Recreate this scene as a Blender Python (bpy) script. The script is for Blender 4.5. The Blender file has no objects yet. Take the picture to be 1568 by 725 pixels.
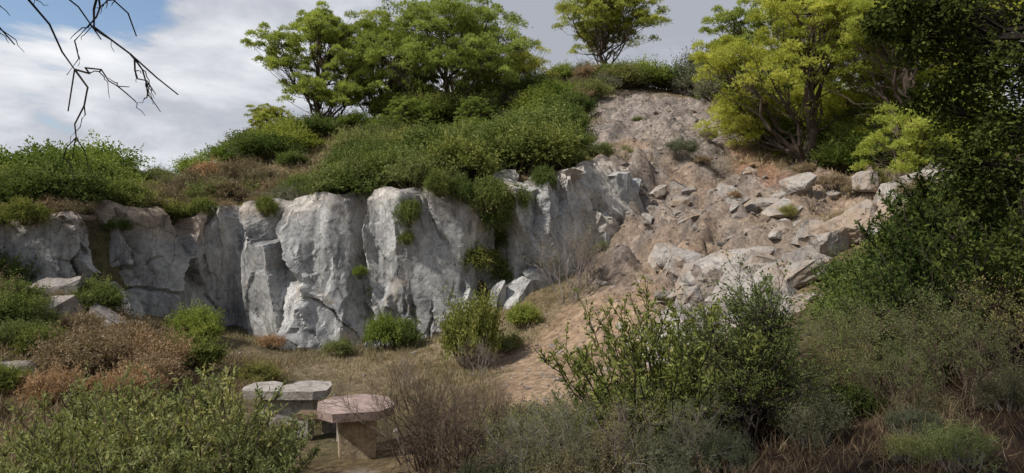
import bpy, math, numpy as np
from mathutils import Vector
rng=np.random.default_rng(7)
scene=bpy.context.scene
# ------------------------------------------------------------ noise helpers
def h3(ix,iy,iz,seed=0):
    a=(ix.astype(np.int64)*73856093)^(iy.astype(np.int64)*19349663)^(iz.astype(np.int64)*83492791)^(seed*2654435761)
    a&=0xffffffff
    a=((a^(a>>15))*2246822519)&0xffffffff
    a=((a^(a>>13))*3266489917)&0xffffffff
    a^=(a>>16)
    return a/4294967296.0
def vnoise(p,seed=0):
    i=np.floor(p).astype(np.int64); f=p-i; f=f*f*(3-2*f)
    r=0
    for dx in (0,1):
        for dy in (0,1):
            for dz in (0,1):
                w=(f[:,0] if dx else 1-f[:,0])*(f[:,1] if dy else 1-f[:,1])*(f[:,2] if dz else 1-f[:,2])
                r=r+w*h3(i[:,0]+dx,i[:,1]+dy,i[:,2]+dz,seed)
    return r
def fbm(p,oct=4,seed=0):
    s=0;a=1;t=0
    for o in range(oct):
        s=s+a*(vnoise(p*(2**o)+17.3*o,seed+o)-.5); t+=a; a*=.5
    return s/t
def blocky(p,seed,tilt,soft=.12,flat=None):
    """fractured-rock displacement: every voronoi cell is its own tilted plane, joined by short steep flanks.
    p picks the cell (may be warped for ragged joints), flat evaluates the plane (unwarped, so faces stay planar)"""
    if flat is None: flat=p
    i=np.floor(p).astype(np.int64);n=len(p)
    d1=np.full(n,9.);d2=np.full(n,9.);v1=np.zeros(n);v2=np.zeros(n)
    for dx in (-1,0,1):
        for dy in (-1,0,1):
            for dz in (-1,0,1):
                c=i+np.array([dx,dy,dz])
                o=np.stack([h3(c[:,0],c[:,1],c[:,2],seed+k) for k in (1,2,3)],1)
                q=p-(c+o); d=np.sqrt((q*q).sum(1)); f=flat-(c+o)
                v=(h3(c[:,0],c[:,1],c[:,2],seed+4)-.5)+tilt*((h3(c[:,0],c[:,1],c[:,2],seed+5)-.5)*f[:,0]+(h3(c[:,0],c[:,1],c[:,2],seed+6)-.5)*f[:,2])*2
                m=d<d1; m2=(~m)&(d<d2)
                v2=np.where(m,v1,np.where(m2,v,v2)); d2=np.where(m,d1,np.where(m2,d,d2))
                v1=np.where(m,v,v1); d1=np.where(m,d,d1)
    t=np.clip((d2-d1)/soft,0,1)*.5+.5
    return v1*t+v2*(1-t),d2-d1
def sstep(a,b,x):
    t=np.clip((x-a)/(b-a),0,1); return t*t*(3-2*t)
# ------------------------------------------------------------ terrain
Lp=np.array([(-6,15,0),(-3,17,0),(0,15.5,.15),(-7.5,19,.3),(-3,18.5,.1),(-1.5,12,0),(-4,10,0),(-3,8,.15),(-9.3,15,1.25),(-9.2,13,1.2),
(-7.4,10,.75),(-6,8,.7),(-4,6,.6),(0,6,.6),(0,0,1.4),(0,3,1.1),(-3,3,1.1),(.3,19,1.3),(2.8,21,2.7),(4.3,20.5,3.2),(2.9,18,1.8),(.94,14.5,.5),
(4.6,15,1.8),(7.5,18.5,3.6),(10.1,20,4.6),(5.4,12.5,1.6),(4.1,11.5,1.1),(1.2,11,.4),(3.9,6,1.1),(2.4,6,.85),(6.3,9,1.9),(9.8,14,3.3),(8,11,2.6),
(9,15.5,3.2),(-11,17,1.5),(-12,14,1.6),(-9.5,19.5,.5),(8,23,4.7),(12,22,5),(14,18,4.8),(6,22.5,4.2),(4,22,3.8),(1.2,20.6,2.1),(-20,14,2),(-20,5,2),(-8,-8,2),(8,-8,2.4),(14,8,3.6),
(60,20,6),(-60,10,3),(0,-60,3),(60,-40,4),(-60,-40,3),(0,60,6)],float)
Up=np.array([(-11.3,16.5,3.5),(-14,15.5,3.5),(-14,26,5),(-10,26,5),(-7.7,20,3.7),(-3.6,19.5,4.1),(-.84,20,4.5),(1.4,21.3,5.1),(3.65,22.8,5.3),(8,23.4,5.1),
(-10,36,9),(-3.9,38,9.8),(-12.8,36,7.8),(-17,34,5.5),(6.5,38,11),(10,38,10.8),(6,42,12.9),(12.2,34,9.4),(-4,50,9.5),(8,56,12),(20,45,11),
(11,24.5,6.1),(11.1,22.5,5.2),(14,20,5.2),(3.4,30,7.8),(2.2,24.4,5.8),(-2.3,28,6.2),(-5,28,5.7),(-9,24,4.5),(8,28,7.4),(14,28,7.5),(0,34,8.4),
(-20,22,4.6),(60,60,10),(-60,60,3),(0,130,5),(60,20,6),(-60,10,3),(-30,34,4.5),(4,40,12.2)],float)
def rbf_fit(P):
    d=np.sqrt(((P[:,None,:2]-P[None,:,:2])**2).sum(2)+1.5)
    n=len(P);A=np.zeros((n+1,n+1));A[:n,:n]=d;A[n,:n]=1;A[:n,n]=1
    return np.linalg.solve(A,np.append(P[:,2],0))
Lw=rbf_fit(Lp);Uw=rbf_fit(Up)
def rbf(P,w,x,y):
    r=np.full(x.shape,w[-1])
    for (a,b,_),k in zip(P,w[:-1]): r=r+k*np.sqrt((x-a)**2+(y-b)**2+1.5)
    return r
CX=[-60,-14,-12.3,-10.7,-10.0,-9.2,-8.2,-7.4,-5.2,-4.2,-3.35,-2.9,-1.1,-.6,.5,1.0,1.6,3.6,4.0,6,8,12,60]
CY=[14,15,15.2,16.,17.6,19.7,20.1,19.3,18.8,19.2,19.0,18.5,18.9,19.7,20.1,20.5,20.8,21.9,22.5,23,23,22.5,22]
def yc(x): return np.interp(x,CX,CY)
def hill(x,y):
    x=np.asarray(x,float);y=np.asarray(y,float)
    L=rbf(Lp,Lw,x,y);U=rbf(Up,Uw,x,y)
    U=np.maximum(U,L)
    t=sstep(.25,.95,y-yc(x))
    r=np.sqrt(x*x+y*y); k=sstep(60,150,r)
    return (L*(1-t)+U*t)*(1-k)+4*k
def blob(x,y,cx,cy,rx,ry): return np.exp(-(((x-cx)/rx)**2+((y-cy)/ry)**2)*1.2)
def scree_w(x,y):
    w=np.maximum.reduce([blob(x,y,7.5,34,5,6),blob(x,y,6,28,4.5,5),blob(x,y,6,22.5,4.5,3),blob(x,y,5,18.5,3.5,4),blob(x,y,3.5,15.5,2.4,3),blob(x,y,9.5,19,3,2.5)])
    return sstep(.25,.7,w)
def gully_w(x,y): return sstep(.3,.7,np.maximum.reduce([blob(x,y,1.9,15.0,1.8,3.4),blob(x,y,.8,12.4,1.4,2.6),blob(x,y,.4,15.2,1.2,1.6)]))
def axis(lo,hi,st,far):
    a=list(np.arange(lo,hi,st)); s=st
    while a[-1]<far: s*=1.25; a.append(a[-1]+s)
    s=st
    while a[0]>-far: s*=1.25; a.insert(0,a[0]-s)
    return np.array(a)
def col_attr(me,C):
    a=me.attributes.new("tint","FLOAT_COLOR","POINT")
    a.data.foreach_set("color",np.concatenate([C,np.ones((len(C),1))],1).astype(np.float32).ravel())
def make_mesh(name,V,Q=None,T=None,mat=None,smooth=False,shade=None,tint=None,qm=None,tm=None):
    me=bpy.data.meshes.new(name)
    nq=0 if Q is None else len(Q); nt=0 if T is None else len(T)
    me.vertices.add(len(V)); me.vertices.foreach_set("co",np.asarray(V,np.float32).ravel())
    me.loops.add(nq*4+nt*3); me.polygons.add(nq+nt)
    idx=np.concatenate(([np.asarray(Q).ravel()] if nq else [])+([np.asarray(T).ravel()] if nt else [])).astype(np.int32)
    me.loops.foreach_set("vertex_index",idx)
    st=np.concatenate([np.arange(nq)*4,nq*4+np.arange(nt)*3]).astype(np.int32)
    me.polygons.foreach_set("loop_start",st)
    for m in (mat or []): me.materials.append(m)
    mi=np.concatenate([qm if qm is not None else np.zeros(nq),tm if tm is not None else np.zeros(nt)]).astype(np.int32)
    me.polygons.foreach_set("material_index",mi)
    me.polygons.foreach_set("use_smooth",np.full(nq+nt,smooth))
    if shade is not None:
        a=me.attributes.new("shade","FLOAT","POINT"); a.data.foreach_set("value",np.asarray(shade,np.float32))
    if tint is not None: col_attr(me,tint)
    me.update(calc_edges=True)
    return me
def add(name,me,loc=(0,0,0),rot=0,sc=1,parent=None,tiltx=0,tilty=0):
    o=bpy.data.objects.new(name,me); scene.collection.objects.link(o)
    o.location=loc;o.rotation_euler=(tiltx,tilty,rot)
    o.scale=(sc,sc,sc) if np.isscalar(sc) else sc
    if parent: o.parent=parent
    return o
def empty(name,loc=(0,0,0)):
    o=bpy.data.objects.new(name,None);scene.collection.objects.link(o);o.location=loc;o.empty_display_size=.3;return o
# ------------------------------------------------------------ materials
def newmat(name):
    m=bpy.data.materials.new(name);m.use_nodes=True;nt=m.node_tree
    for n in list(nt.nodes): nt.nodes.remove(n)
    out=nt.nodes.new("ShaderNodeOutputMaterial");return m,nt,out
def N(nt,t,**k):
    n=nt.nodes.new(t)
    for a,b in k.items(): setattr(n,a,b)
    return n
def ramp(nt,stops,fac):
    r=N(nt,"ShaderNodeValToRGB");e=r.color_ramp.elements
    while len(e)<len(stops): e.new(.5)
    for el,(p,c) in zip(e,stops): el.position=p;el.color=(*c,1)
    nt.links.new(fac,r.inputs[0]);return r.outputs[0]
def noise(nt,vec,scale,detail=6,rough=.6,dist=0):
    n=N(nt,"ShaderNodeTexNoise");n.inputs["Scale"].default_value=scale;n.inputs["Detail"].default_value=detail;n.inputs["Roughness"].default_value=rough;n.inputs["Distortion"].default_value=dist
    nt.links.new(vec,n.inputs["Vector"]);return n.outputs[0]
def mixc(nt,f,a,b,mode="MIX"):
    m=N(nt,"ShaderNodeMix",data_type="RGBA",blend_type=mode)
    for s,v in ((0,f),(6,a),(7,b)):
        if isinstance(v,(int,float)): m.inputs[s].default_value=v
        elif isinstance(v,tuple): m.inputs[s].default_value=(*v,1)
        else: nt.links.new(v,m.inputs[s])
    return m.outputs[2]
def mapped(nt,scale=(1,1,1),rot=(0,0,0)):
    tc=N(nt,"ShaderNodeTexCoord");mp=N(nt,"ShaderNodeMapping");mp.inputs["Scale"].default_value=scale;mp.inputs["Rotation"].default_value=rot
    nt.links.new(tc.outputs["Object"],mp.inputs[0]);return mp.outputs[0]
def rockmat(name,dark,mid,light,warm,warmamt=.55,bump=.6,tint=False,streaks=.7):
    m,nt,out=newmat(name)
    v=mapped(nt)
    base=ramp(nt,[(.34,dark),(.48,mid),(.62,light)],noise(nt,v,.6,7,.66,.4))
    fine=ramp(nt,[(.3,(.55,.55,.56)),(.5,(.97,.97,.97)),(.7,(1.25,1.23,1.2))],noise(nt,v,8,5,.78))
    c=mixc(nt,1.0,base,fine,"MULTIPLY")
    streak=noise(nt,mapped(nt,(2.6,2.6,.3),(0,.14,0)),1.3,5,.68)
    c=mixc(nt,ramp(nt,[(.53,(0,0,0)),(.68,(streaks,)*3)],streak),c,tuple(x*.45 for x in dark))
    wf=ramp(nt,[(warmamt,(0,0,0)),(warmamt+.1,(.8,.8,.8))],noise(nt,v,.8,6,.72,.8))
    c=mixc(nt,wf,c,warm)
    vo=N(nt,"ShaderNodeTexVoronoi",feature="DISTANCE_TO_EDGE");vo.inputs["Scale"].default_value=1.3
    mp=mapped(nt,(1.4,1.4,.55),(.2,.5,0))
    nz=N(nt,"ShaderNodeTexNoise");nz.inputs["Scale"].default_value=2.5;nz.inputs["Detail"].default_value=4;nt.links.new(mp,nz.inputs["Vector"])
    va=N(nt,"ShaderNodeVectorMath",operation="MULTIPLY_ADD");nt.links.new(nz.outputs["Color"],va.inputs[0]);va.inputs[1].default_value=(.3,.3,.3);nt.links.new(mp,va.inputs[2])
    nt.links.new(va.outputs[0],vo.inputs["Vector"])
    cr=ramp(nt,[(.0,(.2,.19,.18)),(.014,(1,1,1))],vo.outputs["Distance"])
    c=mixc(nt,.7,c,cr,"MULTIPLY")
    if tint:
        at=N(nt,"ShaderNodeAttribute",attribute_name="tint");c=mixc(nt,1.0,c,at.outputs["Color"],"MULTIPLY")
    p=N(nt,"ShaderNodeBsdfPrincipled");p.inputs["Roughness"].default_value=.93;p.inputs["Specular IOR Level"].default_value=.15
    nt.links.new(c,p.inputs["Base Color"])
    b=N(nt,"ShaderNodeBump");b.inputs["Strength"].default_value=bump;b.inputs["Distance"].default_value=.05
    nt.links.new(noise(nt,v,6,7,.75),b.inputs["Height"]);nt.links.new(b.outputs[0],p.inputs["Normal"])
    nt.links.new(p.outputs[0],out.inputs[0]);return m
M_cliff=rockmat("quarry_rock",(.18,.18,.183),(.32,.318,.312),(.45,.445,.425),(.33,.27,.2),.6,.5,True,.6)
M_rock=rockmat("pale_rock",(.21,.19,.175),(.32,.29,.26),(.41,.38,.35),(.33,.245,.175),.5,.9)
M_stone=rockmat("scree_rock",(.15,.135,.125),(.24,.215,.195),(.33,.3,.27),(.27,.205,.155),.52,.4)
m,nt,out=newmat("ground_soil")
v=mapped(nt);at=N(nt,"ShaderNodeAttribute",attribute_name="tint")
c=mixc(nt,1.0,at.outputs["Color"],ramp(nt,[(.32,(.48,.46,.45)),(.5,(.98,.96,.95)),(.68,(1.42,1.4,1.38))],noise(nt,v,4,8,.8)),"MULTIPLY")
c=mixc(nt,1.0,c,ramp(nt,[(.35,(.72,.7,.68)),(.65,(1.2,1.2,1.2))],noise(nt,v,.7,5,.6)),"MULTIPLY")
vo=N(nt,"ShaderNodeTexVoronoi");vo.inputs["Scale"].default_value=11;nt.links.new(v,vo.inputs["Vector"])
c=mixc(nt,.8,c,ramp(nt,[(0,(.62,.61,.6)),(1,(1.35,1.33,1.3))],vo.outputs["Color"]),"MULTIPLY")
p=N(nt,"ShaderNodeBsdfPrincipled");p.inputs["Roughness"].default_value=.96;p.inputs["Specular IOR Level"].default_value=.1
nt.links.new(c,p.inputs["Base Color"])
b=N(nt,"ShaderNodeBump");b.inputs["Strength"].default_value=1.0;b.inputs["Distance"].default_value=.1
nt.links.new(noise(nt,v,9,8,.78),b.inputs["Height"]);nt.links.new(b.outputs[0],p.inputs["Normal"])
nt.links.new(p.outputs[0],out.inputs[0]);M_ground=m
def leafmat(name,a,b_,c_,trans=.3,rough=.55):
    m,nt,out=newmat(name)
    at=N(nt,"ShaderNodeAttribute",attribute_name="shade");oi=N(nt,"ShaderNodeObjectInfo")
    col=ramp(nt,[(0,a),(.5,b_),(1,c_)],at.outputs["Fac"])
    col=mixc(nt,1.0,col,ramp(nt,[(0,(.66,.74,.7)),(.5,(1,1,1)),(1,(1.35,1.15,1.05))],oi.outputs["Random"]),"MULTIPLY")
    d=N(nt,"ShaderNodeBsdfDiffuse")
    t=N(nt,"ShaderNodeBsdfTranslucent");ms=N(nt,"ShaderNodeMixShader");ms.inputs[0].default_value=trans
    nt.links.new(col,d.inputs["Color"])
    tc=mixc(nt,1.0,col,(1.2,1.2,.7),"MULTIPLY");nt.links.new(tc,t.inputs[0])
    nt.links.new(d.outputs[0],ms.inputs[1]);nt.links.new(t.outputs[0],ms.inputs[2]);nt.links.new(ms.outputs[0],out.inputs[0]);return m
M_pine=leafmat("pine_needles",(.13,.165,.045),(.3,.355,.095),(.5,.56,.18),.42)
M_pineY=leafmat("pine_needles_yellow",(.16,.195,.04),(.34,.4,.085),(.54,.59,.16),.42)  # yellower, lighter needles for the right-hand pines
M_lent=leafmat("lentisk_leaves",(.06,.085,.026),(.14,.18,.052),(.29,.32,.12),.33)
M_lgreen=leafmat("fresh_green_leaves",(.1,.14,.03),(.21,.27,.065),(.38,.43,.13),.4)
M_olive=leafmat("olive_green_leaves",(.1,.11,.045),(.22,.24,.09),(.4,.41,.19),.35)
M_dark=leafmat("oak_leaves_shaded",(.014,.024,.009),(.04,.06,.018),(.11,.145,.038),.3)  # oak green darkened further: right-foreground shade put into the leaf colour
M_brown=leafmat("dry_brown_leaves",(.14,.1,.06),(.29,.215,.135),(.45,.36,.25),.2)
M_straw=leafmat("dry_straw",(.14,.11,.06),(.3,.24,.14),(.45,.38,.25),.2)
M_grey=leafmat("grey_green_leaves",(.09,.095,.06),(.19,.195,.125),(.34,.34,.235),.25)
def barkmat(name,a,b_):
    m,nt,out=newmat(name);v=mapped(nt,(1,1,.3))
    p=N(nt,"ShaderNodeBsdfDiffuse")
    nt.links.new(ramp(nt,[(.3,a),(.7,b_)],noise(nt,v,20,4,.7)),p.inputs["Color"])
    nt.links.new(p.outputs[0],out.inputs[0]);return m
M_bark=barkmat("pine_bark",(.045,.035,.028),(.13,.1,.08))
M_dbark=barkmat("dark_bark",(.018,.015,.013),(.055,.045,.038))
M_gtwig=barkmat("grey_twigs",(.13,.11,.1),(.3,.26,.23))
M_btwig=barkmat("brown_twigs",(.06,.045,.035),(.16,.12,.09))
# ------------------------------------------------------------ ground sheet
xs=axis(-17,16,.11,700);ys=axis(2,46,.11,700)
X,Y=np.meshgrid(xs,ys);x=X.ravel();y=Y.ravel()
z=hill(x,y);w=scree_w(x,y)
P=np.stack([x,y,z],1);near=(np.abs(x)<25)&(y>-5)&(y<55)
dz=np.zeros_like(z);Pn=P[near];wn=w[near]
Pw=Pn+fbm(Pn*1.3,3,44)[:,None]*.7
k1=np.array([.8,1.2,1.3]);b1,e1=blocky(Pw*k1,11,1.3,.15,Pn*k1);b2,e2=blocky(Pw*2.4,31,1.2,.3)
crown=sstep(23,27,Pn[:,1])
dz[near]=fbm(Pn*.6,4,3)*.35+fbm(Pn*3,4,5)*.12+wn*(b1*(.6-.3*crown)+b2*.16+fbm(Pn*np.array([1.6,.5,1]),4,9)*.6+fbm(Pn*4.5,3,19)*.22)
flat=blob(x,y,-3,10,3,3);dz*=1-.8*flat
zz=z+dz
tint=np.zeros((len(x),3))
n1=fbm(P*.45,4,21)+.5;n2=fbm(P*1.3,4,25)+.5
tint[:]=np.array([.2,.155,.09]);
def lay(col,wt):
    global tint
    wt=np.clip(wt,0,1)[:,None];tint=tint*(1-wt)+np.array(col)*wt
lay((.12,.11,.06),sstep(.45,.6,n1))
lay((.28,.225,.15),blob(x,y,-1,16,5,3)*1.2*sstep(.3,.6,n2+.15))
lay((.3,.26,.23),w)
lay((.34,.255,.19),w*sstep(.46,.58,n1)*.85*(y<27))
lay((.35,.27,.2),w*sstep(.3,.7,blob(x,y,5,18.5,3,3.5))*.6)
lay((.21,.19,.18),w*sstep(.5,.65,n2)*.7)
lay((.4,.295,.205),gully_w(x,y)*.95)
lay((.34,.205,.135),sstep(.4,.8,blob(x,y,8.8,24,1.0,4))*.8)
lay((.3,.24,.18),sstep(.3,.7,blob(x,y,9,17.5,4,3))*.5)
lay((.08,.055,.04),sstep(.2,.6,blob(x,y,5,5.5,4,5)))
lay((.34,.31,.27),sstep(.6,.9,blob(x,y,-1.9,7.6,.6,1.6)))
Vg=np.stack([x,y,zz],1);ny,nx=X.shape
I=np.arange(ny*nx).reshape(ny,nx)
Q=np.stack([I[:-1,:-1].ravel(),I[:-1,1:].ravel(),I[1:,1:].ravel(),I[1:,:-1].ravel()],1)
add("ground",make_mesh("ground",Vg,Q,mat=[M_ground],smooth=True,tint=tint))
def gz(px,py):
    px=np.atleast_1d(px);py=np.atleast_1d(py)
    i=np.clip(np.searchsorted(xs,px)-1,0,nx-2);j=np.clip(np.searchsorted(ys,py)-1,0,ny-2)
    fx=(px-xs[i])/(xs[i+1]-xs[i]);fy=(py-ys[j])/(ys[j+1]-ys[j]);Z=zz.reshape(ny,nx)
    return (Z[j,i]*(1-fx)+Z[j,i+1]*fx)*(1-fy)+(Z[j+1,i]*(1-fx)+Z[j+1,i+1]*fx)*fy
def g1(a,b): return float(gz(a,b)[0])
# ------------------------------------------------------------ cliff
pts=[(a,b) for a,b in zip(CX,CY) if -15<a<5]; pts=[(-17,14.6)]+pts
seg=np.array(pts);d=np.r_[0,np.cumsum(np.hypot(*np.diff(seg,axis=0).T))]
S=np.arange(0,d[-1],.032);px=np.interp(S,d,seg[:,0]);py=np.interp(S,d,seg[:,1])
def sm(a,k): return np.convolve(np.pad(a,k,mode='edge'),np.ones(2*k+1)/(2*k+1),'valid')
px=sm(px,5);py=sm(py,5)
tx=np.gradient(sm(px,28));ty=np.gradient(sm(py,28))
l=np.hypot(tx,ty);nxn=ty/l;nyn=-tx/l
Lb=rbf(Lp,Lw,px+nxn*.6,py+nyn*.6)-.6
Ut=rbf(Up,Uw,px,py+.7)+.1+fbm(np.stack([S*.9,S*0,S*0],1),4,77)*1.0
Ut=np.maximum(Ut,Lb+.7)
nv=165;nc=24
tv=np.linspace(0,1,nv)
ZZ=Lb[:,None]+(Ut-Lb)[:,None]*tv[None]
lean=(1-tv)[None]*.7+0*ZZ
PX=px[:,None]+nxn[:,None]*lean;PY=py[:,None]+nyn[:,None]*lean
SS=np.repeat(S,nv)
pp=np.stack([SS,0*SS,ZZ.ravel()],1)      # unrolled face coordinates
jag=fbm(pp*2.5,5,14);jag2=fbm(pp*2.5+50,5,15)
f0=pp.copy();f0[:,0]+=pp[:,2]*.2;f0[:,2]+=pp[:,0]*.12      # dipping joint set, still planar
sh=f0.copy();sh[:,0]+=jag*.3;sh[:,2]+=jag2*.4
kA=np.array([.62,.45,.3]);B,E=blocky(sh*kA,101,1.4,.05,f0*kA)
kB=np.array([1.6,1,.7]);B2,E2=blocky(sh*kB,131,1.4,.07,f0*kB)
kC=np.array([4.4,4,2.2]);B3,E3=blocky((sh+17.3)*kC,161,1.4,.15,(f0+17.3)*kC)
mod=sstep(-.04,.12,fbm(pp*.4,3,55)); mod=.18+.75*mod
wx=PX.ravel();slab=sstep(.3,.7,np.maximum(blob(wx,pp[:,2],-2.0,2.4,1.0,5),.8*blob(wx,pp[:,2],-4.9,2.6,.9,4)))
mod=mod*(1-.75*slab)
D=B*.95*(1-.75*slab)+B2*.36*mod+B3*.11*mod+fbm(pp*.5,2,60)*.15+fbm(pp*6,4,66)*.035
D-=.17*(1-np.clip(E/.04,0,1))*sstep(-.12,.05,fbm(pp*.5,2,91))+.07*mod*(1-np.clip(E2/.05,0,1))*sstep(-.05,.1,fbm(pp*.9,2,95))
D=D.reshape(len(S),nv)
bevel=sstep(.93,1,tv)[None]; D=D-bevel*.12
D*=sstep(d[-1],d[-1]-1.5,S)[:,None]*.8+.2
FX=PX+nxn[:,None]*D;FY=PY+nyn[:,None]*D
cap=np.linspace(0,1,nc)[1:]
CXp=FX[:,-1:]+(px-FX[:,-1])[:,None]*cap
CYp=FY[:,-1:]+(py+1.3-FY[:,-1])[:,None]*cap
cp=np.stack([CXp.ravel(),CYp.ravel(),np.zeros(CXp.size)],1)
CZ=ZZ[:,-1:]+ (rbf(Up,Uw,px,py+1.3)-.3-ZZ[:,-1])[:,None]*cap**1.4+(fbm(cp*1.6,4,12).reshape(len(S),-1)*.35)*np.sin(cap*math.pi)[None]
AX=np.concatenate([FX,CXp],1);AY=np.concatenate([FY,CYp],1);AZ=np.concatenate([ZZ+fbm(pp*1.5,3,70).reshape(ZZ.shape)*.15,CZ],1)
AZ[:,nv:]+= (AZ[:,nv-1]-ZZ[:,-1])[:,None]*(1-cap)
tin=np.ones((len(S),nv+nc-1,3))
nn=fbm(pp*.8,4,33).reshape(len(S),nv);nn=np.concatenate([nn,np.repeat(nn[:,-1:],nc-1,1)],1)
hh=np.concatenate([np.repeat(tv[None],len(S),0),np.ones((len(S),nc-1))],1)
Bt,_=blocky(sh*kB,131,0,.05);Bt=Bt.reshape(len(S),nv);Bt=np.concatenate([Bt,np.repeat(Bt[:,-1:],nc-1,1)],1)
tin*=(1.02+Bt*.35)[...,None]
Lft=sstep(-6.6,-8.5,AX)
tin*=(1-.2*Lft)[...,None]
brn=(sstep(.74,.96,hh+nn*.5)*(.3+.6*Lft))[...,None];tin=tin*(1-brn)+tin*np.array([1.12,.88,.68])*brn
rt=(sstep(1.0,3.5,AX)*.7)[...,None];tin=tin*(1-rt)+tin*np.array([1.08,.98,.87])*rt
I=np.arange(AX.size).reshape(AX.shape)
Q=np.stack([I[:-1,:-1].ravel(),I[1:,:-1].ravel(),I[1:,1:].ravel(),I[:-1,1:].ravel()],1)
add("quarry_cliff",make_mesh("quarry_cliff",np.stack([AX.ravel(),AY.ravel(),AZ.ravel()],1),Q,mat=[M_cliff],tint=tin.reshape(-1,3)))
# ------------------------------------------------------------ rocks
import bmesh
def ico(sub):
    bm=bmesh.new();bmesh.ops.create_icosphere(bm,subdivisions=sub,radius=1)
    V=np.array([v.co[:] for v in bm.verts]);F=np.array([[v.index for v in f.verts] for f in bm.faces]);bm.free();return V,F
I4=ico(5);I3=ico(4);I1=ico(2)
def rockshape(base,ncut,r,rough,block=True):
    V=base[0].copy()*1.5
    ns=[]
    if block:
        for a in np.eye(3): ns+= [(a+r.normal(size=3)*.33,r.uniform(.6,.9)),(-a+r.normal(size=3)*.33,r.uniform(.6,.9))]
    for k in range(ncut): ns.append((r.normal(size=3),r.uniform(.68,1.0) if block else r.uniform(.6,1)))
    for n,o in ns:
        n=n/np.linalg.norm(n);dd=V@n-o;m=dd>0;V[m]-=dd[m,None]*n
    if rough: 
        V*= (1+fbm(V*2.2+r.uniform(0,90),4,5)*rough*1.5)[:,None]+(fbm(V*7+r.uniform(0,90),3,6)*rough*.6)[:,None]
    return V
def rotm(a,b,c):
    from mathutils import Euler
    return np.array(Euler((a,b,c)).to_matrix())
def rockmesh(lst,seed,base):
    r=np.random.default_rng(seed);VV=[];FF=[];o=0
    for (bx,by,bz,sx,sy,sz,a,b_,c_) in lst:
        V=rockshape(base,11,r,.15)*np.array([sx,sy,sz])@rotm(a,b_,c_).T+np.array([bx,by,g1(bx,by)+bz])
        VV.append(V);FF.append(base[1]+o);o+=len(V)
    return np.concatenate(VV),np.concatenate(FF)
def boulders(name,lst,seed,mat=M_rock,base=None):
    V,F=rockmesh(lst,seed,base or I3)
    return add(name,make_mesh(name,V,T=F,mat=[mat],tint=np.ones((len(V),3))))
boulders("rock_outcrop",[(1.55,21.2,.0,.6,.6,.85,.1,.2,.3),(2.9,21.2,-.2,.5,.45,1.6,-.12,.12,.15),(3.4,21.9,.7,.5,.6,.9,0,.2,.4),(2.2,21.5,.2,.4,.5,.8,.1,-.2,0),(.1,19.8,.5,.3,.45,1.6,-.1,0,.2),(.65,20.2,-.1,.3,.4,1.2,.1,.1,1),
 (3.9,22.2,.3,.4,.4,.7,.3,.2,.2),(.2,19.2,0,.5,.4,.7,0,.4,.2),(-.4,18.9,.1,.3,.35,1,0,.1,.3),(.8,19.6,0,.45,.4,.7,0,-.3,.5)],3,M_cliff,I4)
r=np.random.default_rng(12);lst=[]
for (a,b_) in [(4.6,22.3),(5.2,22.7),(5.7,22.2),(6.2,22.8),(6.6,22.3),(7.2,22.6),(7.7,22.2),(8.1,22.9),(5.0,21.6),(6.0,21.2),(6.9,21.5),(4.9,23.3),(5.9,23.6),(7.4,23.4),(4.2,21.4)]:
    s=r.uniform(.25,.52);lst.append((a+r.uniform(-.2,.2),b_+r.uniform(-.2,.2),.0,s*1.25,s,s*.9,*r.uniform(-.5,.5,2),r.uniform(0,3)))
boulders("boulder_cluster",lst,5)
lst=[]
for i in range(100):
    a=r.uniform(3.0,6.8);b_=r.uniform(11.9,16.8)
    if abs((a-3.0)-(b_-11.9)*.35-.9)>1.5: continue
    s=r.choice([.2,.3,.42,.62],p=[.4,.3,.2,.1])*r.uniform(.85,1.25);lst.append((a,b_,r.uniform(-.15,.05),s*1.6,s*1.1,s*r.uniform(.4,.8),.2+r.normal()*.2,-.42+r.normal()*.18,.35+r.normal()*.5))
boulders("rock_ledge",lst,8)
lst=[]
for i in range(30):
    a=r.uniform(4.0,9);b_=r.uniform(16.5,21);s=r.uniform(.12,.42);lst.append((a,b_,-.12,s*1.8,s*1.2,s*.55,.25+r.normal()*.15,-.35+r.normal()*.15,.3+r.normal()*.6))
boulders("rock_ledge",lst,18)
lst=[(7.9,15.6,.25,.7,.6,.5,.2,-.3,.2),(8.6,15.9,.15,.6,.6,.5,.1,-.2,.6),(7.2,15.3,.1,.6,.5,.45,.3,-.4,.1),(6.6,15.1,.0,.6,.5,.4,.3,-.4,.3),(10.2,17.5,.1,.8,.7,.5,.2,-.2,.2),(11.3,18.2,.1,.7,.6,.4,.1,-.2,.6),(8.2,15.0,.1,.5,.5,.4,.1,-.3,.5),(7.5,16.2,.1,.5,.5,.4,.1,-.3,.5),
 (8.2,19.2,0,.5,.5,.35,.2,-.3,.1),(12.4,19.2,.1,.6,.6,.35,0,0,0),(9.4,17.2,0,.5,.5,.3,.1,-.2,.6),(7.5,19.6,0,.4,.4,.25,.1,-.2,.6),(10.8,17.0,.1,.5,.5,.4,.1,-.2,.6),(9.6,18.2,.1,.4,.4,.3,.1,-.2,.6)]
boulders("rock_outcrop",lst,9,M_rock,I4)
boulders("rock_outcrop",[(-8.0,10.6,.0,.6,.5,.25,0,0,.2),(-7.1,10.3,-.05,.45,.4,.22,0,0,.2),(-9.7,14.0,.0,.5,.5,.4,.1,.2,.2),(-10.2,14.8,.1,.8,.5,.7,0,.2,.2),(-8.9,14.6,0,.5,.5,.4,0,.3,.2)],15,M_stone)
variants=[rockshape(I1,5,np.random.default_rng(k),0) for k in range(14)]
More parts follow.
